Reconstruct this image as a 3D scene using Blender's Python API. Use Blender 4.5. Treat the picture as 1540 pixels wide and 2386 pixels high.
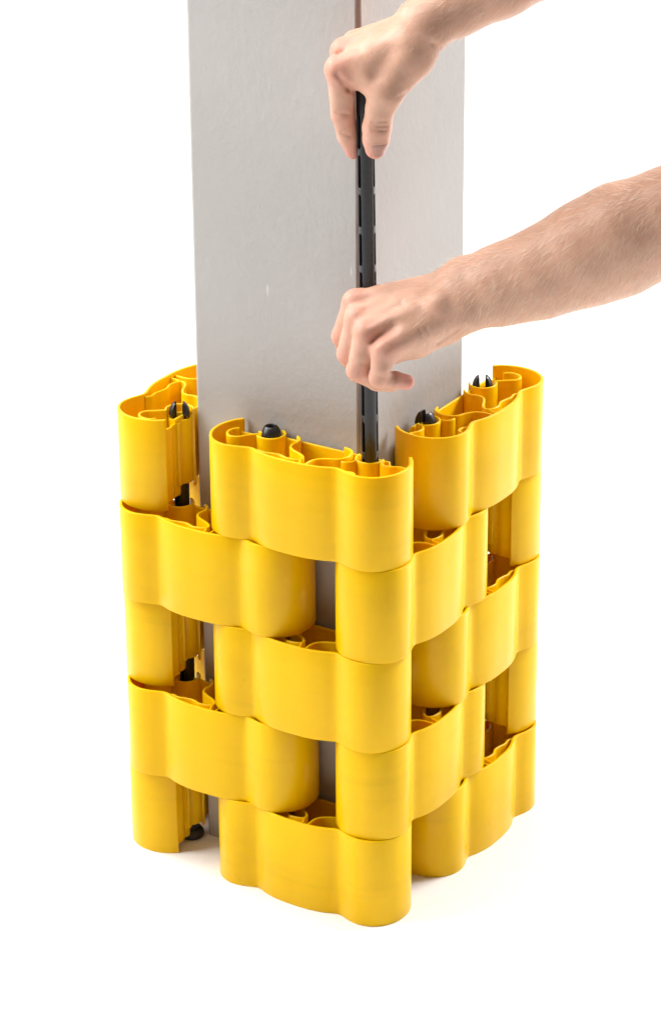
import bpy, bmesh, math, random
import numpy as np
from mathutils import Vector, Matrix
random.seed(7)
for _o in list(bpy.data.objects):
    bpy.data.objects.remove(_o, do_unlink=True)
SC = bpy.context.scene
COL = SC.collection

# ------------------------------------------------------------------ camera
CAM_POS = Vector((1.263809, -1.984167, 1.339438))
CAM_RT = Vector((0.84495, 0.534794, -0.007412))
CAM_UP = Vector((-0.211752, 0.347221, 0.913564))
CAM_FW = Vector((-0.491142, 0.770346, -0.406628))
cd = bpy.data.cameras.new('camera')
cam = bpy.data.objects.new('camera', cd)
COL.objects.link(cam)
cam.matrix_world = Matrix(((CAM_RT.x, CAM_UP.x, -CAM_FW.x, CAM_POS.x),
                           (CAM_RT.y, CAM_UP.y, -CAM_FW.y, CAM_POS.y),
                           (CAM_RT.z, CAM_UP.z, -CAM_FW.z, CAM_POS.z), (0, 0, 0, 1)))
cd.sensor_fit = 'VERTICAL'; cd.sensor_height = 24.0; cd.sensor_width = 24.0
cd.lens = 7200.5 / 2386 * 24.0
cd.clip_start = 0.05; cd.clip_end = 100
SC.camera = cam

# ------------------------------------------------------------------ studio light
w = bpy.data.worlds.new('World'); SC.world = w; w.use_nodes = True
bg = w.node_tree.nodes['Background']
bg.inputs['Color'].default_value = (1.0, 0.985, 0.97, 1)
bg.inputs['Strength'].default_value = WORLD = 0.11

def softbox(name, loc, target, sx, sy, power, col=(1, 1, 1)):
    l = bpy.data.lights.new(name, 'AREA'); l.shape = 'RECTANGLE'; l.size = sx; l.size_y = sy
    l.energy = power; l.color = col
    o = bpy.data.objects.new(name, l); COL.objects.link(o)
    o.location = loc
    o.rotation_euler = (Vector(target) - Vector(loc)).to_track_quat('-Z', 'Y').to_euler()
    return o
RT = Vector((0.845, 0.535, 0)); BK = Vector((0.537, -0.843, 0))     # camera right / toward camera, on the floor
def st(r, b, z): return RT * r + BK * b + Vector((0, 0, z))
softbox('softbox_key', st(-2.0, 0.22, 1.75), st(0, 0, .35), 1.0, 1.6, 54, (1, .98, .955))
softbox('softbox_side', st(1.9, -0.5, 1.2), st(0, 0, .3), 1.0, 1.6, 13, (1, .985, .965))
softbox('softbox_top', st(-.45, -0.1, 2.0), st(0, 0, .2), 1.3, 1.3, 32, (1, .99, .98))
softbox('backdrop_light', st(-2.3, -1.3, 2.2), st(-0.6, -1.2, 0), 1.2, 1.2, 55)
softbox('backdrop_light', st(2.2, -1.1, 2.2), st(1.1, -0.5, 0), 1.2, 1.2, 130)

SC.render.engine = 'CYCLES'
SC.view_settings.view_transform = 'Standard'
SC.view_settings.look = 'None'
SC.view_settings.exposure = 0.0
SC.view_settings.gamma = 1.0
SC.cycles.max_bounces = 12
SC.cycles.diffuse_bounces = 6

# ------------------------------------------------------------------ helpers
def mesh_obj(name, verts, faces, mat, parent=None, smooth=True):
    me = bpy.data.meshes.new(name)
    me.from_pydata([tuple(v) for v in verts], [], faces); me.update()
    if smooth:
        me.polygons.foreach_set('use_smooth', [True] * len(me.polygons))
    me.materials.append(mat)
    return link(name, me, parent)
def link(name, me, parent=None):
    o = bpy.data.objects.new(name, me); COL.objects.link(o)
    if parent: o.parent = parent
    return o
def empty(name, label, cat, loc=(0, 0, 0), rz=0, group=None):
    o = bpy.data.objects.new(name, None); COL.objects.link(o)
    o.empty_display_size = .02
    o.location = loc; o.rotation_euler = (0, 0, rz); tag(o, label, cat, group)
    return o
def tag(o, label, cat=None, group=None):
    o['label'] = label
    if cat: o['category'] = cat
    if group: o['group'] = group

class NT:
    def __init__(s, name):
        s.m = bpy.data.materials.new(name); s.m.use_nodes = True
        s.t = s.m.node_tree; s.b = s.t.nodes['Principled BSDF']
    def n(s, typ, **kw):
        nd = s.t.nodes.new(typ)
        for k, v in kw.items():
            if k in nd.inputs: nd.inputs[k].default_value = v
            else: setattr(nd, k, v)
        return nd
    def l(s, a, ao, b, bi): s.t.links.new(a.outputs[ao], b.inputs[bi])
    def ramp(s, src, so, stops):
        r = s.n('ShaderNodeValToRGB'); e = r.color_ramp.elements
        while len(e) < len(stops): e.new(.5)
        for el, (p, c) in zip(e, stops): el.position = p; el.color = c
        s.l(src, so, r, 'Fac'); return r
def g(v): return (v, v, v, 1)

# yellow moulded plastic: even colour with faint grime, a parting line and fine moulding texture
def mat_yellow():
    t = NT('yellow_plastic'); b = t.b
    oi = t.n('ShaderNodeObjectInfo'); tc = t.n('ShaderNodeTexCoord')
    add = t.n('ShaderNodeVectorMath', operation='MULTIPLY_ADD')
    t.l(oi, 'Random', add, 0); add.inputs[1].default_value = (7, 5, 3); t.l(tc, 'Object', add, 2)
    mp = t.n('ShaderNodeMapping'); t.l(add, 0, mp, 'Vector'); mp.inputs['Scale'].default_value = (7, 7, 16)
    n1 = t.n('ShaderNodeTexNoise', Scale=1.0, Detail=5, Roughness=.6); t.l(mp, 0, n1, 'Vector')
    r1 = t.ramp(n1, 'Fac', [(.22, (.76, .45, .0004, 1)), (.5, (.845, .507, .0004, 1)), (.8, (.87, .525, .0006, 1))])
    # scattered scuffs
    n2 = t.n('ShaderNodeTexNoise', Scale=60, Detail=3, Roughness=.7); t.l(add, 0, n2, 'Vector')
    r2 = t.ramp(n2, 'Fac', [(.74, g(0)), (.82, g(.3))])
    mpb = t.n('ShaderNodeMapping'); t.l(add, 0, mpb, 'Vector'); mpb.inputs['Scale'].default_value = (6, 6, 95)
    nb = t.n('ShaderNodeTexNoise', Scale=1.0, Detail=3, Roughness=.5); t.l(mpb, 0, nb, 'Vector')
    rb = t.ramp(nb, 'Fac', [(.60, g(0)), (.82, g(.30))])
    mb = t.n('ShaderNodeMix', data_type='RGBA'); t.l(rb, 'Color', mb, 'Factor'); t.l(r1, 'Color', mb, 'A'); mb.inputs['B'].default_value = (.60, .37, .004, 1)
    mx = t.n('ShaderNodeMix', data_type='RGBA'); t.l(r2, 'Color', mx, 'Factor'); t.l(mb, 'Result', mx, 'A')
    mx.inputs['B'].default_value = (.42, .25, .02, 1)
    t.l(mx, 'Result', b, 'Base Color')
    nr = t.n('ShaderNodeTexNoise', Scale=22, Detail=4); t.l(add, 0, nr, 'Vector')
    rr = t.ramp(nr, 'Fac', [(.3, g(.27)), (.7, g(.36))]); t.l(rr, 'Color', b, 'Roughness')
    b.inputs['Specular IOR Level'].default_value = .20
    b.inputs['Subsurface Weight'].default_value = .35
    b.inputs['Subsurface Radius'].default_value = (1, .42, .02)
    b.inputs['Subsurface Scale'].default_value = .005
    # moulding relief: fine grain + slight sink marks + parting line at mid height
    n3 = t.n('ShaderNodeTexNoise', Scale=900, Detail=2); t.l(tc, 'Object', n3, 'Vector')
    n4 = t.n('ShaderNodeTexNoise', Scale=26, Detail=2); t.l(add, 0, n4, 'Vector')
    sx = t.n('ShaderNodeSeparateXYZ'); t.l(tc, 'Object', sx, 0)
    d = t.n('ShaderNodeMath', operation='SUBTRACT'); t.l(sx, 'Z', d, 0); d.inputs[1].default_value = .041
    ab = t.n('ShaderNodeMath', operation='ABSOLUTE'); t.l(d, 0, ab, 0)
    mr = t.n('ShaderNodeMapRange'); t.l(ab, 0, mr, 'Value')
    mr.inputs['From Min'].default_value = 0; mr.inputs['From Max'].default_value = .0007
    mr.inputs['To Min'].default_value = 1; mr.inputs['To Max'].default_value = 0
    b1 = t.n('ShaderNodeBump', Strength=.05, Distance=.0006); t.l(n3, 'Fac', b1, 'Height')
    b2 = t.n('ShaderNodeBump', Strength=.12, Distance=.004); t.l(n4, 'Fac', b2, 'Height'); t.l(b1, 0, b2, 'Normal')
    b3 = t.n('ShaderNodeBump', Strength=.18, Distance=.0003); t.l(mr, 0, b3, 'Height'); t.l(b2, 0, b3, 'Normal')
    t.l(b3, 0, b, 'Normal')
    return t.m
def mat_post():
    t = NT('grey_painted_steel'); b = t.b
    tc = t.n('ShaderNodeTexCoord')
    n1 = t.n('ShaderNodeTexNoise', Scale=5, Detail=6, Roughness=.6); t.l(tc, 'Object', n1, 'Vector')
    r1 = t.ramp(n1, 'Fac', [(.3, (.41, .394, .382, 1)), (.7, (.445, .428, .415, 1))])
    # pale scratches: stretched noise
    mp = t.n('ShaderNodeMapping'); t.l(tc, 'Object', mp, 0)
    mp.inputs['Rotation'].default_value = (.5, .35, .2); mp.inputs['Scale'].default_value = (150, 150, 22)
    ns = t.n('ShaderNodeTexNoise', Scale=1.0, Detail=1); t.l(mp, 0, ns, 'Vector')
    rs = t.ramp(ns, 'Fac', [(.80, g(0)), (.815, g(.4))])
    mx = t.n('ShaderNodeMix', data_type='RGBA'); t.l(rs, 'Color', mx, 'Factor'); t.l(r1, 'Color', mx, 'A')
    mx.inputs['B'].default_value = (.72, .70, .66, 1)
    t.l(mx, 'Result', b, 'Base Color')
    b.inputs['Roughness'].default_value = .72; b.inputs['Specular IOR Level'].default_value = .25
    n2 = t.n('ShaderNodeTexNoise', Scale=210, Detail=3, Roughness=.55)
    mp2 = t.n('ShaderNodeMapping'); t.l(tc, 'Object', mp2, 0); mp2.inputs['Scale'].default_value = (1, 1, .9)
    t.l(mp2, 0, n2, 'Vector')
    n3 = t.n('ShaderNodeTexNoise', Scale=90, Detail=3); t.l(mp2, 0, n3, 'Vector')
    b1 = t.n('ShaderNodeBump', Strength=.26, Distance=.0011); t.l(n2, 'Fac', b1, 'Height')
    b2 = t.n('ShaderNodeBump', Strength=.1, Distance=.003); t.l(n3, 'Fac', b2, 'Height'); t.l(b1, 0, b2, 'Normal')
    t.l(b2, 0, b, 'Normal')
    return t.m
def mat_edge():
    t = NT('dark_brown_edge'); b = t.b  # mottled dark brown, darker than the post grey, used on the near corner only
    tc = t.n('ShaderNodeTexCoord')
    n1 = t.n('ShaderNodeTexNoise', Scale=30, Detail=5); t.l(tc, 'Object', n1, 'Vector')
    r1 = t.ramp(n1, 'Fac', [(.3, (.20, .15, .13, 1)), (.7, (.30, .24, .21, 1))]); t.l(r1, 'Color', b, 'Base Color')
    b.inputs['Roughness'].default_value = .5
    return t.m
def mat_black():
    t = NT('black_plastic'); b = t.b
    tc = t.n('ShaderNodeTexCoord')
    n1 = t.n('ShaderNodeTexNoise', Scale=300, Detail=3); t.l(tc, 'Object', n1, 'Vector')
    r1 = t.ramp(n1, 'Fac', [(.3, (.012, .012, .014, 1)), (.8, (.024, .023, .025, 1))]); t.l(r1, 'Color', b, 'Base Color')
    rr = t.ramp(n1, 'Fac', [(.3, g(.30)), (.8, g(.42))]); t.l(rr, 'Color', b, 'Roughness')
    b1 = t.n('ShaderNodeBump', Strength=.06, Distance=.0005); t.l(n1, 'Fac', b1, 'Height'); t.l(b1, 0, b, 'Normal')
    return t.m
def mat_floor():
    t = NT('white_studio_paper'); b = t.b
    tc = t.n('ShaderNodeTexCoord')
    n1 = t.n('ShaderNodeTexNoise', Scale=120, Detail=4); t.l(tc, 'Object', n1, 'Vector')
    r1 = t.ramp(n1, 'Fac', [(.3, (.885, .88, .87, 1)), (.7, (.915, .91, .90, 1))]); t.l(r1, 'Color', b, 'Base Color')
    b.inputs['Roughness'].default_value = .9
    b.inputs['Specular IOR Level'].default_value = .1
    b1 = t.n('ShaderNodeBump', Strength=.15, Distance=.001); t.l(n1, 'Fac', b1, 'Height'); t.l(b1, 0, b, 'Normal')
    return t.m
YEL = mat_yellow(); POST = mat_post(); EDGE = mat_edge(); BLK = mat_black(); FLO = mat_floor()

# ------------------------------------------------------------------ seamless paper sweep (floor that curves up far behind)
prof = [(4.0, 0), (-2.2, 0)]
for i in range(1, 13):
    a = math.radians(90 * i / 12)
    prof.append((-2.2 - 1.2 * math.sin(a), 1.2 - 1.2 * math.cos(a)))
prof.append((-3.4, 4.0))
V = []; Fc = []
for b_, z in prof:
    for r in (-4.5, 4.5): V.append(st(r, b_, z))
for i in range(len(prof) - 1):
    Fc.append((2 * i, 2 * i + 1, 2 * i + 3, 2 * i + 2))
floor = mesh_obj('floor', V, Fc, FLO); floor['kind'] = 'structure'
tag(floor, 'white seamless studio floor sweeping up behind the post')

# ------------------------------------------------------------------ grey post: four painted faces and rounded corner edges
AX, AY, TOP, CR = .0785, .0805, 1.05, .0036
post = empty('square_post', 'grey painted square steel post rising out of the yellow guard', 'post')
def slab(name, pts, mat):
    """vertical sheet through plan points, floor to top, subdivided a little"""
    vs = []; fs = []
    zs = [0.0, TOP]
    for z in zs:
        for x, y in pts: vs.append((x, y, z))
    n = len(pts)
    for i in range(n - 1): fs.append((i, i + 1, n + i + 1, n + i))
    return mesh_obj(name, vs, fs, mat, post, smooth=len(pts) > 2)
cor = [(AX, -AY), (AX, AY), (-AX, AY), (-AX, -AY)]
slab('face_panel', [(-AX + CR, -AY), (AX - CR, -AY)], POST)
slab('face_panel', [(AX, -AY + CR), (AX, AY - CR)], POST)
slab('face_panel', [(AX - CR, AY), (-AX + CR, AY)], POST)
slab('face_panel', [(-AX, AY - CR), (-AX, -AY + CR)], POST)
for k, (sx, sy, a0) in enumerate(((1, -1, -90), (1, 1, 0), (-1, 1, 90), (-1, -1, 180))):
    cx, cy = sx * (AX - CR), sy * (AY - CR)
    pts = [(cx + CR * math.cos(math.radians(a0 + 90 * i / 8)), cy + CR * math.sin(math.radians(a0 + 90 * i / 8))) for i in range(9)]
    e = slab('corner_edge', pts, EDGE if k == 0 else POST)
    if k == 0: tag(e, 'dark brown rounded edge between the two visible faces')
cap = mesh_obj('top_cap', [(-AX + .001, -AY + .001, TOP - .002), (AX - .001, -AY + .001, TOP - .002), (AX - .001, AY - .001, TOP - .002), (-AX + .001, AY - .001, TOP - .002)], [(0, 1, 2, 3)], POST, post, False)

# ------------------------------------------------------------------ guard modules
H = .08
def catmull(P, n=6):
    P = [Vector((p[0], p[1])) for p in P]
    Q = [P[0] * 2 - P[1]] + P + [P[-1] * 2 - P[-2]]
    out = []
    for i in range(1, len(Q) - 2):
        p0, p1, p2, p3 = Q[i - 1:i + 3]
        for k in range(n):
            t = k / n
            out.append(.5 * ((2 * p1) + (p2 - p0) * t + (2 * p0 - 5 * p1 + 4 * p2 - p3) * t * t + (3 * p1 - p0 - 3 * p2 + p3) * t ** 3))
    out.append(P[-1]); return out
def ribbon(name, P, th, z0, z1, n=6, bev=None, closed=False, z0f=None):
    """wall of thickness th along a plan curve (mm), rounded rims; closed = ring"""
    C = [p * .001 for p in (catmull(P, n) if n else [Vector(p) for p in P])]
    m = len(C); th *= .001; z0 *= .001; z1 *= .001
    bv = (bev if bev else min(th * 450, .9)) * .001
    nr = []
    for i in range(m):
        a = C[(i - 1) % m] if (closed or i > 0) else C[i]
        b = C[(i + 1) % m] if (closed or i < m - 1) else C[i]
        d = (b - a).normalized(); nr.append(Vector((-d.y, d.x)))
    hs = th / 2
    sec = [(-hs, z0 + bv), (-hs, z1 - bv), (-hs + bv * .3, z1 - bv * .3), (-hs + bv, z1), (hs - bv, z1), (hs - bv * .3, z1 - bv * .3), (hs, z1 - bv),
           (hs, z0 + bv), (hs - bv * .3, z0 + bv * .3), (hs - bv, z0), (-hs + bv, z0), (-hs + bv * .3, z0 + bv * .3)]
    s = len(sec); vs = []; fs = []
    for i in range(m):
        dz = z0f(i / (m - 1)) * .001 if z0f else 0
        for o, z in sec:
            p = C[i] + nr[i] * o
            zz = z + (dz if z < (z0 + z1) / 2 else 0)
            vs.append((p.x, p.y, zz))
    for i in range(m if closed else m - 1):
        j = (i + 1) % m
        for k in range(s):
            k2 = (k + 1) % s
            fs.append((i * s + k, j * s + k, j * s + k2, i * s + k2))
    if not closed:
        fs.append(tuple(range(s))); fs.append(tuple((m - 1) * s + k for k in reversed(range(s))))
    me = bpy.data.meshes.new(name); me.from_pydata(vs, [], fs); me.update()
    bm = bmesh.new(); bm.from_mesh(me); bmesh.ops.recalc_face_normals(bm, faces=bm.faces); bm.to_mesh(me); bm.free()
    me.polygons.foreach_set('use_smooth', [len(p.vertices) == 4 for p in me.polygons])
    me.materials.append(YEL)
    return me
half = [(0, 138.4), (11, 138.2), (21, 136.9), (29.5, 134.6), (36, 132.0), (40.5, 131.2), (45.5, 132.4), (53, 135.0), (61, 136.2), (69, 134.8), (76, 131), (81.5, 125), (85.5, 117), (86.9, 108), (86, 98.5), (82.5, 89.5), (77.5, 83.2)]
outer = [(-u, v) for u, v in reversed(half[1:])] + half
def make_set(sg):
    mir = lambda P: [(sg * u, v) for u, v in P]
    S = []
    S.append(('outer_wall', ribbon('outer_wall', mir(outer), 2.6, .1, 79.9, 5, bev=.55)))
    S.append(('back_wall', ribbon('back_wall', mir([(-61, 87), (-40, 87), (0, 87), (40, 87), (61, 87)]), 2.4, 13, 73.5, 4)))
    for s2 in (-1, 1):
        ring = [(46 * s2 + 8.9 * math.cos(a), 91.6 + 8.9 * math.sin(a)) for a in [2 * math.pi * k / 28 for k in range(28)]]
        S.append(('rod_socket', ribbon('rod_socket', mir(ring), 2.2, 14, 70.5, 0, closed=True)))
    lobe = [(-46 + 11.2 * math.cos(a), 92 + 11.2 * math.sin(a)) for a in [math.radians(142 - 17.5 * k) for k in range(13)]]
    S.append(('socket_wall', ribbon('socket_wall', mir(lobe), 2.2, 9, 76.8, 2)))
    lobe2 = [(46 + 11.0 * math.cos(a), 92 + 11.0 * math.sin(a)) for a in [math.radians(-12 + 17 * k) for k in range(13)]]
    S.append(('socket_wall', ribbon('socket_wall', mir(lobe2), 2.2, 9, 76.0, 2)))
    for s2 in (-1, 1):
        for uu, v0 in ((58.5, 83.4), (36.0, 84.0)):
            S.append(('flute', ribbon('flute', mir([(uu * s2, v0), (uu * s2, 86.8)]), 3.0, 15, 72.5 - (uu - 36) * .12, 0, bev=.8)))
    S.append(('hook_rib', ribbon('hook_rib', mir([(-73.5, 96), (-77, 100), (-77.5, 106), (-75, 111), (-70, 113.5), (-64.5, 111.5), (-61, 107), (-57.5, 102.5), (-54, 98.8)]), 2.3, 9, 77.3)))
    S.append(('partition_rib', ribbon('partition_rib', mir([(-24, 87), (-19.5, 91), (-17.5, 97), (-18.5, 103), (-16.5, 109), (-11, 113), (-4, 116), (1.5, 119.5), (3.5, 124), (0, 127.5), (-8, 128.5), (-15, 126), (-22, 126.5), (-29, 128), (-36, 127), (-41, 130.3)]), 2.2, 6, 77.5)))
    S.append(('cross_rib', ribbon('cross_rib', mir([(20, 87), (27, 89.5), (31, 95), (32, 103), (28.5, 110), (21, 113.5), (14.5, 118), (11.5, 125), (12, 136.8)]), 2.2, 6, 77.5)))
    S.append(('spacer_rib', ribbon('spacer_rib', mir([(2.5, 124.5), (5, 130), (6, 137)]), 2.1, 6, 77.2)))
    for s2 in (-1, 1):
        S.append(('end_web', ribbon('end_web', mir([(s2 * u, v) for u, v in ((53.5, 88.5), (58, 86.6), (63, 87.4), (68, 85.8), (74, 86.4), (79.5, 85.6))]), 2.2, 5.5, 69.5, 4)))
    S.append(('end_rib', ribbon('end_rib', mir([(55, 92), (60, 97.5), (67, 98.5), (74, 95), (80, 94.5), (85.2, 97)]), 2.2, 9, 75.5)))
    S.append(('guard_rib', ribbon('guard_rib', mir([(29.5, 109), (34, 109.5), (38, 106.5), (39.5, 101)]), 2.2, 9, 76)))
    S.append(('groove_rib', ribbon('groove_rib', mir([(40.8, 130.5), (46, 125.5), (53, 126.5), (55, 135)]), 2.0, 9, 76.5)))
    return S
SETS = {-1: make_set(-1), 1: make_set(1)}
# plan frames: face name -> (angle, module-centre offset along the face for odd layers)
FACES = {'left': 0, 'right': 90, 'far': 180, 'rear': 270}
LAYER = {5: 'topmost layer', 4: 'second layer from the top', 3: 'middle layer', 2: 'second layer from the floor', 1: 'bottom layer'}
WHERE = {('left', 1): 'left front face, wrapping the near corner', ('left', 0): 'left front face, wrapping the left corner',
         ('right', 1): 'right front face, wrapping the right corner', ('right', 0): 'right front face, wrapping the near corner',
         ('far', 1): 'far face, hidden behind the post', ('far', 0): 'far face, showing at right corner',
         ('rear', 1): 'left rear face, showing at left corner', ('rear', 0): 'left rear face, hidden'}
rj = random.Random(11)
for lay in range(5, 0, -1):
    odd = lay % 2
    for fn, ang in FACES.items():
        cen = .0465 if odd else -.0465
        if fn == 'left': cen += .0015 if odd else .0042
        if fn == 'rear' and odd: cen -= .0055
        if fn == 'right': cen -= .003 if odd else .001
        cen += rj.uniform(-.0008, .0008)
        out_ = rj.uniform(-.0006, .0006)
        if fn == 'rear' and odd: out_ -= .0016
        # local u -> +x, v -> -y at angle 0 : a half turn about the vertical maps (u, v) to (u, -v) with u mirrored
        a = math.radians(ang)
        loc = Vector((cen * math.cos(a) + out_ * math.sin(a), cen * math.sin(a) - out_ * math.cos(a), (lay - 1) * H))
        e = empty('bumper_module', 'yellow bumper module, %s, %s' % (LAYER[lay], WHERE[(fn, odd)]), 'bumper', loc, a + math.pi + math.radians(rj.uniform(-.25, .25)), 'stacked yellow bumper modules')
        # rotating by pi flips u, so the mirrored set stands for hook at low u
        hook_low = (fn == 'left') if odd else (fn in ('left', 'rear'))
        for nm, me in SETS[1 if not hook_low else -1]:
            o = link(nm, me, e)
            if nm in ('rod_socket', 'hook_rib'): pass

# ------------------------------------------------------------------ black locking rods
def lathe_half(prof, a0, a1, n):
    """solid swept from a0 to a1 about z; prof = (r, z) from bottom axis to top axis"""
    vs = []; fs = []; m = len(prof)
    for i in range(n + 1):
        a = a0 + (a1 - a0) * i / n
        for r, z in prof: vs.append((r * math.cos(a), r * math.sin(a), z))
    for i in range(n):
        for k in range(m - 1): fs.append((i * m + k, (i + 1) * m + k, (i + 1) * m + k + 1, i * m + k + 1))
    fs.append(tuple(reversed(range(m)))); fs.append(tuple(n * m + k for k in range(m)))
    return vs, fs
def finish(me):
    bm = bmesh.new(); bm.from_mesh(me)
    bmesh.ops.remove_doubles(bm, verts=bm.verts, dist=1e-6)
    bmesh.ops.recalc_face_normals(bm, faces=bm.faces); bm.to_mesh(me); bm.free()
def slotted_tube(name, R_, L, pitch, slot_len, slot_ang, z_first, half_w, core=None, mat=None, parent=None):
    """tube whose two opposite flanks carry rows of round-ended slots that look into a recessed core"""
    hw = half_w
    angs = []
    for s in slot_ang:
        angs += [s - hw, s - hw * .62, s, s + hw * .62, s + hw]
    k = 0
    fill = [a for a in [i * 15.0 for i in range(24)] if all(abs((a - s + 180) % 360 - 180) > hw + 4 for s in slot_ang)]
    angs = sorted(set([a % 360 for a in angs + fill]))
    zs = [0.0]; kind = ['n']
    z = z_first
    while z + slot_len < L - .004:
        e = .0019
        zs += [z, z + e * .3, z + e, z + slot_len - e, z + slot_len - e * .3, z + slot_len]
        kind += ['s0', 's1', 's2', 's3', 's4', 'n']
        z += pitch
    zs.append(L); kind.append('end')
    vs = []; fs = []; n = len(angs)
    for z in zs:
        for a in angs:
            ar = math.radians(a); vs.append((R_ * math.cos(ar), R_ * math.sin(ar), z))
    def rel(a): return min((((a - s + 180) % 360) - 180 for s in slot_ang), key=abs)
    for j in range(len(zs) - 1):
        kd = kind[j]
        for i in range(n):
            i2 = (i + 1) % n
            r1 = rel(angs[i]); r2 = rel(angs[i2])
            inside = abs(r1) <= hw + .01 and abs(r2) <= hw + .01
            mid = inside and abs(r1) <= hw * .63 and abs(r2) <= hw * .63
            if kd == 's2' and inside: continue
            if kd in ('s1', 's3') and inside: 
                if mid: continue
                # corner quad becomes a triangle to round the slot end
                A, B, Cc, D = j * n + i, j * n + i2, (j + 1) * n + i2, (j + 1) * n + i
                outer_first = abs(r1) > abs(r2)
                if kd == 's1': fs.append((A, B, D) if outer_first else (A, B, Cc))
                else: fs.append((A, Cc, D) if outer_first else (B, Cc, D))
                continue
            if kd in ('s0', 's4') and mid and False: continue
            fs.append((j * n + i, j * n + i2, (j + 1) * n + i2, (j + 1) * n + i))
    o = mesh_obj(name, vs, fs, mat or BLK, parent)
    md = o.modifiers.new('wall', 'SOLIDIFY'); md.thickness = .0017; md.offset = -1
    bv = o.modifiers.new('edge', 'BEVEL'); bv.width = .00035; bv.segments = 2; bv.limit_method = 'ANGLE'; bv.angle_limit = math.radians(50)
    return o
def prongs(parent, z, rot, span=48):
    P = [(.0034, 0), (.0056, 0), (.0056, .0042), (.0084, .0060), (.0088, .0074), (.0080, .0112), (.0063, .0147), (.0046, .0164), (.0038, .0160), (.0036, .0120), (.0034, .0060)]
    for s in (0, math.pi):
        vs, fs = lathe_half(P, s - math.radians(span) + rot, s + math.radians(span) + rot, 14)
        o = mesh_obj('clip_prong', [(x, y, zz + z) for x, y, zz in vs], fs, BLK, parent, False)
        finish(o.data)
        o.data.polygons.foreach_set('use_smooth', [len(p.vertices) == 4 for p in o.data.polygons])
        b = o.modifiers.new('edge', 'BEVEL'); b.width = .0009; b.segments = 3; b.limit_method = 'ANGLE'; b.angle_limit = math.radians(40)
def pin(x, y, rot, label, top=.3865, span=48):
    e = empty('locking_pin', label, 'locking pin', (x, y, 0), 0, 'black locking pins in the guard')
    slotted_tube('shaft', .0064, top - .006, .031, .0265, (90, 270), .012, 22, parent=e).location.z = .006
    vs, fs = lathe_half([(0, -.0), (.0098, 0), (.0108, .0015), (.0104, .005), (.0085, .0075), (0, .0085)], 0, 2 * math.pi, 28)
    f = mesh_obj('foot', [(a, b, c + .0006) for a, b, c in vs], fs[:-2], BLK, e); finish(f.data)
    prongs(e, top, rot, span)
    # solid inner core seen through the slots
    vs, fs = lathe_half([(0, .008), (.0040, .008), (.0040, top), (0, top)], 0, 2 * math.pi, 16)
    c = mesh_obj('core', vs, fs[:-2], BLK, e); finish(c.data)
    return e
pin(-.0889, -.0889, math.radians(32), 'black two-pronged locking pin at the left corner of the guard')
pin(.0018, -.0916, math.radians(-60), 'black dome-tipped locking pin in the left front face of the guard', span=66)
pin(.0916, -.0025, math.radians(-12), 'black locking pin in the right front face, nearest the near corner')
pin(.0916, .0895, math.radians(32), 'black two-pronged locking pin at the right corner of the guard')

# long rod being pushed down into the near corner
ROD_A = Vector((.0955, -.0917, .30)); ROD_B = Vector((.10098, -.1087, .699))
ax = (ROD_B - ROD_A); L = ax.length; ax.normalize()
rod = empty('long_locking_rod', 'long black slotted plastic rod held upright by both hands', 'locking rod', ROD_A)
yx = Vector((CAM_POS.x - ROD_A.x, CAM_POS.y - ROD_A.y, 0)); yx = (yx - ax * yx.dot(ax)).normalized()
xx = yx.cross(ax).normalized()
rod.matrix_world = Matrix(((xx.x, yx.x, ax.x, ROD_A.x), (xx.y, yx.y, ax.y, ROD_A.y), (xx.z, yx.z, ax.z, ROD_A.z), (0, 0, 0, 1)))
# local +y looks at the camera; slots on the two flanks a little forward
slotted_tube('shaft', .0067, L, .0312, .0272, (40, 158), .010, 14, parent=rod)
vs, fs = lathe_half([(0, .001), (.0036, .001), (.0036, L - .001), (0, L - .001)], 0, 2 * math.pi, 16)
c = mesh_obj('core', vs, fs[:-2], BLK, rod); finish(c.data)

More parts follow.
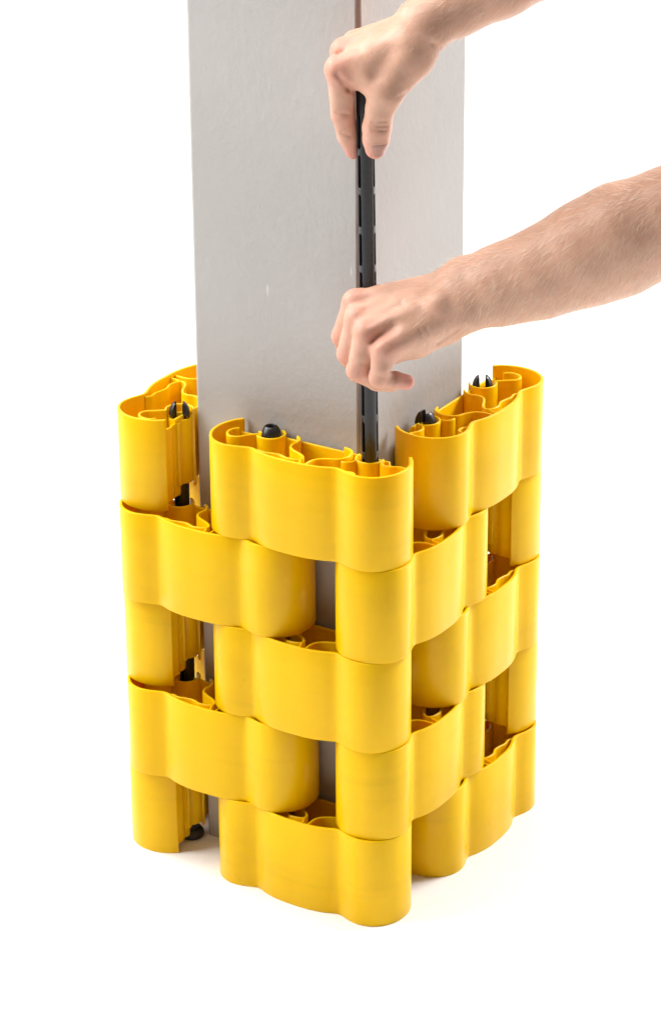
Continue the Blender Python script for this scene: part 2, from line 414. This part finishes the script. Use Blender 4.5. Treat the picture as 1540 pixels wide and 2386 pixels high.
# ------------------------------------------------------------------ skin
def mat_skin():
    t = NT('skin'); b = t.b
    tc = t.n('ShaderNodeTexCoord'); at = t.n('ShaderNodeAttribute', attribute_name='blush')
    n1 = t.n('ShaderNodeTexNoise', Scale=70, Detail=4, Roughness=.6); t.l(tc, 'Object', n1, 'Vector')
    r1 = t.ramp(n1, 'Fac', [(.3, (.58, .325, .225, 1)), (.55, (.635, .37, .262, 1)), (.75, (.67, .40, .29, 1))])
    mx = t.n('ShaderNodeMix', data_type='RGBA'); t.l(at, 'Fac', mx, 'Factor'); t.l(r1, 'Color', mx, 'A')
    mx.inputs['B'].default_value = (.70, .255, .20, 1)
    # freckles
    n5 = t.n('ShaderNodeTexNoise', Scale=420, Detail=1); t.l(tc, 'Object', n5, 'Vector')
    r5 = t.ramp(n5, 'Fac', [(.70, g(0)), (.78, g(.35))])
    m2 = t.n('ShaderNodeMix', data_type='RGBA'); t.l(r5, 'Color', m2, 'Factor'); t.l(mx, 'Result', m2, 'A'); m2.inputs['B'].default_value = (.45, .20, .12, 1)
    t.l(m2, 'Result', b, 'Base Color')
    b.inputs['Roughness'].default_value = .46
    b.inputs['Specular IOR Level'].default_value = .38
    b.inputs['Subsurface Weight'].default_value = .25
    b.inputs['Subsurface Radius'].default_value = (1, .36, .18)
    b.inputs['Subsurface Scale'].default_value = .004
    v = t.n('ShaderNodeTexVoronoi', Scale=650); t.l(tc, 'Object', v, 'Vector')
    n2 = t.n('ShaderNodeTexNoise', Scale=170, Detail=4, Roughness=.65); t.l(tc, 'Object', n2, 'Vector')
    b1 = t.n('ShaderNodeBump', Strength=.16, Distance=.0006); t.l(v, 'Distance', b1, 'Height')
    b2 = t.n('ShaderNodeBump', Strength=.20, Distance=.0016); t.l(n2, 'Fac', b2, 'Height'); t.l(b1, 0, b2, 'Normal')
    t.l(b2, 0, b, 'Normal')
    return t.m
def mat_hair():
    t = NT('arm_hair'); b = t.b
    oi = t.n('ShaderNodeAttribute', attribute_name='tone')
    r = t.ramp(oi, 'Fac', [(0, (.40, .24, .12, 1)), (.5, (.75, .55, .36, 1)), (1, (.95, .86, .70, 1))]); t.l(r, 'Color', b, 'Base Color')
    b.inputs['Roughness'].default_value = .4
    return t.m
def mat_nail():
    t = NT('fingernail'); b = t.b
    tc = t.n('ShaderNodeTexCoord'); n1 = t.n('ShaderNodeTexNoise', Scale=120, Detail=2); t.l(tc, 'Object', n1, 'Vector')
    r1 = t.ramp(n1, 'Fac', [(.3, (.43, .215, .17, 1)), (.7, (.50, .26, .21, 1))]); t.l(r1, 'Color', b, 'Base Color')
    b.inputs['Roughness'].default_value = .3
    b.inputs['Subsurface Weight'].default_value = .2; b.inputs['Subsurface Scale'].default_value = .003
    return t.m
SKIN = mat_skin(); HAIR = mat_hair(); NAIL = mat_nail()

# joints: (x, y, z, radius) in mm
UPPER = {'fa4': (272.8, -18.4, 831.7, 33), 'fa3': (224.7, -43.8, 801.6, 27), 'fa2': (186.5, -63.2, 777.6, 21.5), 'fa1': (160.0, -78.0, 761.2, 18.8), 'fb4': (262.9, 1.1, 827.6, 33), 'fb3': (214.9, -25.5, 797.8, 26), 'fb2': (177.8, -47.8, 774.4, 21), 'fb1': (151.7, -63.6, 758.2, 18), 'wra': (145.7, -98.9, 749.1, 17), 'wrb': (130.7, -78.5, 744.9, 16.5), 'mi0': (142.2, -100.8, 741.7, 14), 'mi1': (91.2, -127.2, 716.7, 11.2), 'mm0': (133.9, -90.1, 742.9, 14), 'mm1': (84.6, -110.1, 724.6, 10.3), 'mr0': (128.5, -79.8, 742.3, 13), 'mr1': (83.7, -93.7, 727.0, 9.5), 'mp0': (126.1, -72.1, 740.9, 12), 'mp1': (87.2, -80.1, 728.2, 8.5), 'pad0': (119.8, -100.0, 717.5, 15), 'pad1': (99.1, -108.4, 713.9, 14), 't0': (138.4, -104.7, 727.7, 17), 'dm0': (135.5, -107.8, 731.3, 15), 'dm1': (114.3, -119.3, 715.6, 13), 't1': (125.5, -118.3, 702.8, 13), 't1b': (120.4, -118.5, 689.1, 10.6), 't2': (116.4, -116.8, 673.0, 10.6), 't2b': (114.6, -115.1, 663.4, 9.8), 't3': (113.3, -113.9, 656.0, 7.8), 'web0': (112.0, -119.2, 708.1, 8.5), 'web1': (98.9, -121.9, 709.4, 9.5), 'i0': (91.4, -126.9, 714.7, 9.8), 'i1': (88.4, -119.0, 679.7, 8.7), 'i2': (87.8, -111.7, 661.3, 7.7), 'i3': (89.0, -105.8, 647.9, 6.0), 'm0': (84.6, -110.1, 723.9, 9.5), 'm1': (80.8, -103.9, 688.2, 8.8), 'm2': (83.6, -100.1, 667.8, 7.6), 'm3': (88.2, -99.0, 659.3, 6.5), 'r0': (83.7, -93.7, 725.7, 9), 'r1': (77.4, -91.8, 697.8, 8.4), 'r2': (88.2, -89.1, 689.9, 7.4), 'r3': (98.8, -94.1, 697.3, 6.4), 'p0': (87.2, -80.1, 727.6, 8), 'p1': (82.7, -82.0, 706.1, 7.4), 'p2': (92.9, -82.1, 701.0, 6.6), 'p3': (101.9, -85.8, 707.5, 5.8)}
LOWER = {'fa6': (345.8, 4.9, 632.0, 33.5), 'fa5': (307.8, -15.7, 612.1, 31), 'fa4': (274.8, -33.4, 597.5, 32.5), 'fa3': (251.1, -45.4, 583.1, 30.5), 'fa2': (222.2, -58.3, 566.5, 26), 'fa1': (194.9, -68.3, 555.7, 22), 'fb6': (339.5, 19.7, 615.5, 33.5), 'fb5': (302.0, -2.9, 596.1, 32.5), 'fb4': (269.7, -22.4, 579.2, 34), 'fb3': (246.7, -36.3, 568.1, 31.5), 'fb2': (219.9, -53.6, 554.1, 26.5), 'fb1': (195.7, -69.4, 545.3, 22.5), 'wra': (169.0, -76.6, 547.3, 19), 'wrb': (173.4, -85.3, 537.1, 19.5), 'mi0': (153.2, -76.4, 542.2, 13.5), 'mi1': (95.2, -112.5, 530.8, 10.2), 'mm0': (157.8, -84.3, 540.0, 14), 'mm1': (104.9, -124.5, 523.3, 10.4), 'mr0': (162.4, -92.2, 536.5, 14), 'mr1': (118.1, -132.3, 518.7, 10.0), 'mp0': (166.5, -95.9, 531.5, 14), 'mp1': (133.2, -134.1, 509.2, 9.4), 'hy0': (158.3, -87.3, 520.4, 17), 'hy1': (141.4, -103.9, 509.6, 16), 'hy2': (132.3, -120.2, 502.7, 11), 'uln': (163.7, -105.9, 541.7, 8), 't0': (133.4, -74.8, 523.1, 14), 't1': (114.0, -83.8, 502.3, 10.5), 't2': (108.8, -92.9, 488.0, 9.2), 't3': (107.8, -100.8, 481.6, 7.2), 'i0': (94.9, -112.7, 530.8, 9.6), 'i1': (83.1, -113.2, 501.8, 8.1), 'i2': (83.1, -102.2, 479.6, 7.4), 'i3': (86.1, -94.6, 472.7, 6.2), 'm0': (104.6, -124.7, 523.0, 9.6), 'm1': (94.3, -123.0, 492.9, 8.5), 'm2': (101.2, -112.5, 479.6, 7.5), 'm3': (107.3, -108.7, 481.7, 6.4), 'r0': (117.8, -132.4, 517.6, 9.4), 'r1': (108.6, -131.9, 485.2, 8.7), 'r2': (117.0, -118.4, 473.6, 7.4), 'r3': (124.9, -109.9, 469.9, 6.3), 'p0': (132.9, -134.2, 508.5, 9.0), 'p0b': (131.7, -134.7, 495.3, 8.1), 'p1': (128.5, -133.3, 484.1, 7.9), 'p2': (135.6, -124.3, 480.4, 6.9), 'p3': (141.8, -115.8, 477.1, 5.9)}
UDENT = [((88.1, -126.5, 709.6), (94.4, -121.9, 699.7), 1.7, 2.2), ((94.4, -121.9, 699.7), (100.2, -118.1, 696.3), 1.7, 2.2), ((121.1, -106.3, 724.0), (112.8, -110.8, 709.4), 2.4, 7), ((82.0, -115.0, 721.2), (94.6, -107.1, 724.0), 1.6, 3), ((142.7, -83.8, 727.5), (147.4, -80.6, 723.2), 1.4, 1.6), ((125.7, -101.7, 690.2), (130.6, -98.8, 694.7), 0.9, 1.3), ((128.3, -99.9, 689.5), (132.9, -97.2, 693.4), 0.7, 1.2), ((110.7, -114.7, 673.6), (119.0, -109.5, 674.1), 0.75, 1.0), ((109.8, -115.1, 670.6), (119.7, -108.9, 670.8), 0.9, 1.0), ((110.5, -114.5, 667.6), (119.1, -109.1, 667.5), 0.7, 1.0), ((82.5, -119.3, 678.2), (90.3, -114.3, 676.8), 0.7, 1.3), ((82.2, -111.8, 660.7), (87.6, -108.3, 658.3), 0.6, 1.2)]
LDENT = [((120.2, -128.3, 510.9), (131.9, -121.5, 521.4), 2.6, 5), ((113.3, -124.5, 520.4), (134.7, -111.8, 535.7), 1.3, 3.5), ((102.4, -114.2, 525.1), (118.8, -104.3, 534.8), 1.1, 3.2), ((148.8, -84.4, 497.8), (162.0, -76.8, 509.4), 1.0, 1.4), ((146.9, -97.4, 513.8), (150.8, -94.3, 503.1), 0.7, 1.1), ((142.8, -99.9, 512.1), (146.6, -96.8, 500.3), 0.6, 1.1), ((155.9, -80.7, 511.9), (153.0, -82.1, 503.1), 0.6, 1.2), ((130.0, -122.7, 484.7), (135.6, -119.4, 488.2), 1.0, 1.4), ((98.8, -129.7, 488.4), (109.2, -123.0, 486.8), 0.5, 1.5)]


def cone(p, a, b):
    a = np.array(a, np.float32); b = np.array(b, np.float32)
    ba = b[:3] - a[:3]; pa = p - a[:3]
    h = np.clip(pa @ ba / (ba @ ba), 0, 1)
    return np.sqrt(((pa - h[:, None] * ba) ** 2).sum(1)) - (a[3] + (b[3] - a[3]) * h)
def smin(a, b, k):
    h = np.clip(.5 + .5 * (b - a) / k, 0, 1)
    return b + (a - b) * h - k * h * (1 - h)
def chain(p, N, names, k):
    d = None
    for x, y in zip(names[:-1], names[1:]):
        c = cone(p, N[x], N[y]); d = c if d is None else smin(d, c, k)
    return d
def hand_sdf(p, N, spec):
    p = np.asarray(p, np.float32)
    d = None
    for names, k in spec['body']:
        c = chain(p, N, names, 14 if names[0][0] == 'f' else 4)
        d = c if d is None else smin(d, c, k)
    fr = d
    fin = None
    for names in spec['fingers']:
        base = cone(p, N[names[0]], N[names[1]])
        fr = smin(fr, base, spec.get('kb', 5))
        c = chain(p, N, names, 2.2)
        fin = c if fin is None else smin(fin, c, 1.0)
    d = smin(fr, fin, 1.2)
    for (nm, k) in spec.get('extra', []):
        c = chain(p, N, nm, 2) if len(nm) > 1 else np.sqrt(((p - np.array(N[nm[0]][:3])) ** 2).sum(1)) - N[nm[0]][3]
        d = smin(d, c, k)
    for c, ax_, dep, wid, rad in spec.get('creases', []):
        q = p - np.array(c); s = q @ ax_
        r2 = (q ** 2).sum(1)
        d = d + dep * np.exp(-(s / wid) ** 2) * np.clip(1.3 - r2 / rad ** 2, 0, 1)
    for a, b_, A, w_ in spec.get('dents', []):
        a = np.array(a, np.float32); ba = np.array(b_, np.float32) - a; pa = p - a
        ba = ba - VIEW * (ba @ VIEW); dep = pa @ VIEW
        pa = pa - dep[:, None] * VIEW
        h = np.clip(pa @ ba / (ba @ ba), 0, 1)
        r2 = ((pa - h[:, None] * ba) ** 2).sum(1)
        d = d + A * np.exp(-r2 / (w_ * w_)) * np.clip(dep / 6 + .5, 0, 1)
    return d
VIEW = -np.array(CAM_FW, np.float32)
def surface(N, spec, cell):
    pts = np.array([v[:3] for v in N.values()]); rad = max(v[3] for v in N.values())
    lo = pts.min(0) - rad - 6; hi = pts.max(0) + rad + 6
    B = 8; bs = cell * B
    nb = np.ceil((hi - lo) / bs).astype(int)
    gi = np.stack(np.meshgrid(*[np.arange(n) for n in nb], indexing='ij'), -1).reshape(-1, 3)
    dc = hand_sdf(lo + (gi + .5) * bs, N, spec)
    gi = gi[np.abs(dc) < bs * .87 + 3.5]
    off = np.stack(np.meshgrid(*[np.arange(B + 1)] * 3, indexing='ij'), -1).reshape(-1, 3)
    dims = nb * B + 2
    P = (gi[:, None, :] * B + off[None]).reshape(-1, 3)
    key = (P[:, 0] * dims[1] + P[:, 1]) * dims[2] + P[:, 2]
    uk, ui, inv = np.unique(key, return_index=True, return_inverse=True)
    val = hand_sdf(lo + P[ui] * cell, N, spec)
    F = val[inv.reshape(-1)].reshape(len(gi), B + 1, B + 1, B + 1)
    cs = np.stack(np.meshgrid(*[np.arange(B)] * 3, indexing='ij'), -1).reshape(-1, 3)
    corner = [F[:, dx:B + dx, dy:B + dy, dz:B + dz] for dx in (0, 1) for dy in (0, 1) for dz in (0, 1)]
    sg = np.stack([c < 0 for c in corner], -1)
    act = sg.any(-1) & ~sg.all(-1)
    bi, ci, cj, ck = np.nonzero(act)
    cell_id = gi[bi] * B + np.stack([ci, cj, ck], -1)
    ckey = (cell_id[:, 0] * dims[1] + cell_id[:, 1]) * dims[2] + cell_id[:, 2]
    cv = np.stack([c[bi, ci, cj, ck] for c in corner], -1)
    co = np.array([(dx, dy, dz) for dx in (0, 1) for dy in (0, 1) for dz in (0, 1)], float)
    acc = np.zeros((len(bi), 3)); cnt = np.zeros(len(bi))
    for a in range(8):
        for b_ in range(a + 1, 8):
            if np.abs(co[a] - co[b_]).sum() != 1: continue
            m = (cv[:, a] < 0) != (cv[:, b_] < 0)
            t = np.where(m, cv[:, a] / np.where(m, cv[:, a] - cv[:, b_], 1), 0)
            acc += np.where(m[:, None], co[a] + (co[b_] - co[a]) * t[:, None], 0); cnt += m
    vp = lo + (cell_id + acc / cnt[:, None]) * cell
    o = np.argsort(ckey); ckey = ckey[o]; vp = vp[o]
    quads = []
    for axd in range(3):
        e = [0, 0, 0]; e[axd] = 1
        A = F[:, :B, :B, :B]; Bv = F[:, e[0]:B + e[0], e[1]:B + e[1], e[2]:B + e[2]]
        m = (A < 0) != (Bv < 0)
        b2, i, j, k = np.nonzero(m)
        base = gi[b2] * B + np.stack([i, j, k], -1)
        flip = A[b2, i, j, k] < 0
        u, v = [(1, 2), (2, 0), (0, 1)][axd]
        ids = []
        ok = np.ones(len(base), bool)
        for du, dv in ((-1, -1), (0, -1), (0, 0), (-1, 0)):
            c = base.copy(); c[:, u] += du; c[:, v] += dv
            kk = (c[:, 0] * dims[1] + c[:, 1]) * dims[2] + c[:, 2]
            s = np.clip(np.searchsorted(ckey, kk), 0, len(ckey) - 1)
            ok &= ckey[s] == kk; ids.append(s)
        qd = np.stack(ids, -1)
        qd[~flip] = qd[~flip][:, ::-1]
        quads.append(qd[ok])
    Q = np.concatenate(quads)
    # relax, then pull the vertices back on to the true surface
    ed = np.concatenate([Q[:, [a, (a + 1) % 4]] for a in range(4)])
    for it in range(3):
        sm = np.zeros_like(vp); c = np.zeros(len(vp))
        np.add.at(sm, ed[:, 0], vp[ed[:, 1]]); np.add.at(c, ed[:, 0], 1)
        np.add.at(sm, ed[:, 1], vp[ed[:, 0]]); np.add.at(c, ed[:, 1], 1)
        vp = .45 * vp + .55 * sm / c[:, None]
        d = hand_sdf(vp, N, spec); h = .15
        gr = np.stack([hand_sdf(vp + np.eye(3)[a] * h, N, spec) - d for a in range(3)], -1) / h
        g2 = np.maximum((gr ** 2).sum(1), .2)
        vp = vp - gr * np.clip(d / g2, -1, 1)[:, None]
    nrm = gr / np.sqrt(np.maximum((gr ** 2).sum(1), 1e-9))[:, None]
    return vp, Q, nrm
def unit(v): v = np.array(v, float); return v / np.linalg.norm(v)
def crease_set(N, a, b, f, n, gap, dep, wid, rad):
    """a few parallel wrinkles across the segment a-b at fraction f"""
    A = np.array(N[a][:3]); Bv = np.array(N[b][:3]); ax_ = unit(Bv - A); c = A + (Bv - A) * f
    return [(tuple(c + ax_ * gap * (i - (n - 1) / 2)), ax_, dep * (1 if i == (n - 1) // 2 else .7), wid, rad) for i in range(n)]
def build_arm(name, label, N, spec, cell, blush, hair_spec, parent, seed):
    vp, Q, nrm = surface(N, spec, cell)
    me = bpy.data.meshes.new(name)
    me.from_pydata((vp * .001).tolist(), [], Q.tolist()); me.update()
    me.polygons.foreach_set('use_smooth', [True] * len(me.polygons))
    bl = np.zeros(len(vp))
    for nm, r, amt in blush:
        bl = np.maximum(bl, amt * np.exp(-((vp - np.array(N[nm][:3])) ** 2).sum(1) / (r * r)))
    at = me.attributes.new('blush', 'FLOAT', 'POINT'); at.data.foreach_set('value', bl.astype(np.float32))
    me.materials.append(SKIN)
    o = link(name, me, parent); tag(o, label)
    # fine body hair on the forearm and the back of the hand
    rng = np.random.default_rng(seed)
    fc = vp[Q].mean(1); fn = nrm[Q].mean(1)
    ar = np.linalg.norm(np.cross(vp[Q[:, 1]] - vp[Q[:, 0]], vp[Q[:, 3]] - vp[Q[:, 0]]), axis=1)
    wgt, flow, count = hair_spec(fc, fn)
    pr = ar * wgt; pr /= pr.sum()
    pick = rng.choice(len(fc), count, p=pr)
    roots = fc[pick] + rng.normal(0, cell * .4, (count, 3)); nn = fn[pick]
    roots = roots - nn * hand_sdf(roots, N, spec)[:, None]
    fl = flow[pick] + rng.normal(0, .28, (count, 3))
    fl -= nn * (fl * nn).sum(1)[:, None]; fl /= np.linalg.norm(fl, axis=1)[:, None]
    lift = rng.uniform(.15, .85, count)[:, None]
    Ln = rng.uniform(5, 12, count)[:, None]
    d1 = fl + nn * lift; d1 /= np.linalg.norm(d1, axis=1)[:, None]
    d2 = fl + nn * (lift - .25); d2 /= np.linalg.norm(d2, axis=1)[:, None]
    side = np.cross(fl, nn); wd = rng.uniform(.06, .11, count)[:, None]
    p0 = roots - nn * .3; p1 = roots + d1 * Ln * .5; p2 = p1 + d2 * Ln * .5
    vv = np.stack([p0 - side * wd, p0 + side * wd, p1 + side * wd * .8, p1 - side * wd * .8, p2], 1).reshape(-1, 3) * .001
    fs = []
    for i in range(count):
        a = 5 * i; fs.append((a, a + 1, a + 2, a + 3)); fs.append((a + 3, a + 2, a + 4))
    hm = bpy.data.meshes.new('arm_hair'); hm.from_pydata(vv.tolist(), [], fs); hm.update(); hm.materials.append(HAIR)
    tn = np.repeat(np.clip(rng.normal(.72, .25, count), 0, 1), 5)
    a2 = hm.attributes.new('tone', 'FLOAT', 'POINT'); a2.data.foreach_set('value', tn.astype(np.float32))
    ho = link('arm_hair', hm, o); ho['kind'] = 'stuff'
    return o
def finger_nail(parent, N, spec, a, b, toward, ln, wd, shift):
    """curved plate lying on the back of the last phalanx a-b"""
    A = np.array(N[a][:3]); Bv = np.array(N[b][:3]); ra = N[a][3]; rb = N[b][3]
    ax_ = unit(Bv - A); up = np.array(toward, float); up = unit(up - ax_ * (up @ ax_)); sd = np.cross(ax_, up)
    vs = []; fs = []; nu, nv = 10, 9
    for i in range(nu + 1):
        s = i / nu
        along = shift + ln * s
        t = along / np.linalg.norm(Bv - A); rr = ra + (rb - ra) * min(t, 1)
        edge = 1 - .30 * max(0, (.25 - s) / .25) ** 2 - .55 * max(0, (s - .72) / .28) ** 2.2
        for j in range(nv + 1):
            th = (j / nv * 2 - 1) * wd * edge
            drop = max(0, along - np.linalg.norm(Bv - A)); fall = rb - math.sqrt(max(rb * rb - drop * drop, .1)) if drop < rb else rb
            R_ = (rr - fall * .8) + .25 - .5 * (abs(j / nv * 2 - 1) ** 6) - (.45 if s < .08 else 0)
            dr = up * math.cos(th) + sd * math.sin(th)
            R_ = max(R_, 3.0); lipz = .32 - .55 * (abs(j / nv * 2 - 1) ** 6) - (.5 if i == 0 else 0)
            for _ in range(4):
                R_ -= float(hand_sdf((A + ax_ * along + dr * R_)[None], N, spec)[0] - lipz) * .9
            vs.append(tuple((A + ax_ * along + dr * R_) * .001))
    for i in range(nu):
        for j in range(nv):
            a_ = i * (nv + 1) + j; fs.append((a_, a_ + 1, a_ + nv + 2, a_ + nv + 1))
    o = mesh_obj('fingernail', vs, fs, NAIL, parent)
    md = o.modifiers.new('t', 'SOLIDIFY'); md.thickness = .0005; md.offset = -1
    return o

person = empty('person', 'bare hands and hairy forearms reaching in from the right, gripping the black rod', 'person', (.26, .1, 0))
bpy.context.view_layer.update()
pinv = person.matrix_world.inverted()
U_BODY = [(('fa4', 'fa3', 'fa2', 'fa1', 'wra'), 8), (('fb4', 'fb3', 'fb2', 'fb1', 'wrb'), 12), (('wra', 'mi0', 'mi1'), 9), (('wrb', 'mm0', 'mm1'), 7),
          (('wrb', 'mr0', 'mr1'), 6), (('wrb', 'mp0', 'mp1'), 6), (('pad0', 'pad1'), 8), (('dm0', 'dm1'), 8), (('wra', 't0', 't1'), 9), (('web0', 'web1'), 7)]
U_SPEC = dict(body=U_BODY, fingers=[('t1', 't1b', 't2', 't2b', 't3'), ('i0', 'i1', 'i2', 'i3'), ('m0', 'm1', 'm2', 'm3'), ('r0', 'r1', 'r2', 'r3'), ('p0', 'p1', 'p2', 'p3')])
U_SPEC['creases'] = crease_set(UPPER, 'i0', 'i1', .97, 3, 2.0, .4, .6, 9) + crease_set(UPPER, 'i1', 'i2', .95, 2, 1.8, .4, .6, 8)
U_SPEC['dents'] = UDENT
def up_hair(c, n):
    A = np.array(UPPER['wra'][:3]); B_ = np.array(UPPER['fa4'][:3]); ax_ = unit(B_ - A); s = (c - A) @ ax_
    wg = np.clip((s + 45) / 70, .0, 1) ** 1.5
    fl = np.tile(-ax_ + np.array([0, 0, -.35]), (len(c), 1))
    return wg + 1e-6, fl, 3600
rarm = build_arm('right_arm', 'upper hand pinching the rod between thumb and forefinger, thumb nail showing', UPPER, U_SPEC, 1.2,
                 [('mi1', 13, .8), ('mm1', 12, .7), ('t3', 12, .8), ('t2', 10, .45), ('i1', 10, .5), ('i3', 12, .8)], up_hair, person, 5)
CV = -np.array(CAM_FW)
finger_nail(rarm, UPPER, U_SPEC, 't2b', 't3', CV + .35 * np.array(CAM_RT), 12.5, .86, -1.5)
L_BODY = [(('fa6', 'fa5', 'fa4', 'fa3', 'fa2', 'fa1', 'wra'), 10), (('fb6', 'fb5', 'fb4', 'fb3', 'fb2', 'fb1', 'wrb'), 16), (('wra', 'mi0', 'mi1'), 9), (('wra', 'mm0', 'mm1'), 5.5),
          (('wrb', 'mr0', 'mr1'), 5.5), (('wrb', 'mp0', 'mp1'), 5.5), (('wrb', 'hy0', 'hy1', 'hy2'), 10), (('wra', 't0', 't1'), 8)]
L_SPEC = dict(body=L_BODY, fingers=[('t1', 't2', 't3'), ('i0', 'i1', 'i2', 'i3'), ('m0', 'm1', 'm2', 'm3'), ('r0', 'r1', 'r2', 'r3'), ('p0', 'p0b', 'p1', 'p2', 'p3')], extra=[(('uln',), 8)])
L_SPEC['creases'] = crease_set(LOWER, 'p1', 'p2', .8, 1, 1, .9, .9, 8) + crease_set(LOWER, 'p1', 'p2', .30, 1, 1, .8, .9, 8) + crease_set(LOWER, 'p2', 'p3', .12, 1, 1, .6, .7, 7)
L_SPEC['dents'] = LDENT
def lo_hair(c, n):
    A = np.array(LOWER['wrb'][:3]); B_ = np.array(LOWER['fa6'][:3]); ax_ = unit(B_ - A); s = (c - A) @ ax_
    wg = np.clip((s + 55) / 80, .0, 1) ** 1.3
    fl = np.tile(-ax_ * .8 + np.array([0, 0, -.75]), (len(c), 1))
    return wg + 1e-6, fl, 9500
larm = build_arm('left_arm', 'lower hand curled in front of the rod with the little finger pointing right', LOWER, L_SPEC, 1.35,
                 [('mi1', 12, .7), ('mm1', 11, .7), ('mr1', 11, .7), ('mp1', 11, .6), ('i1', 11, .7), ('m1', 11, .7), ('r1', 11, .6), ('p1', 9, .5), ('p3', 11, .9)], lo_hair, person, 9)
for o in (rarm, larm): o.matrix_parent_inverse = pinv
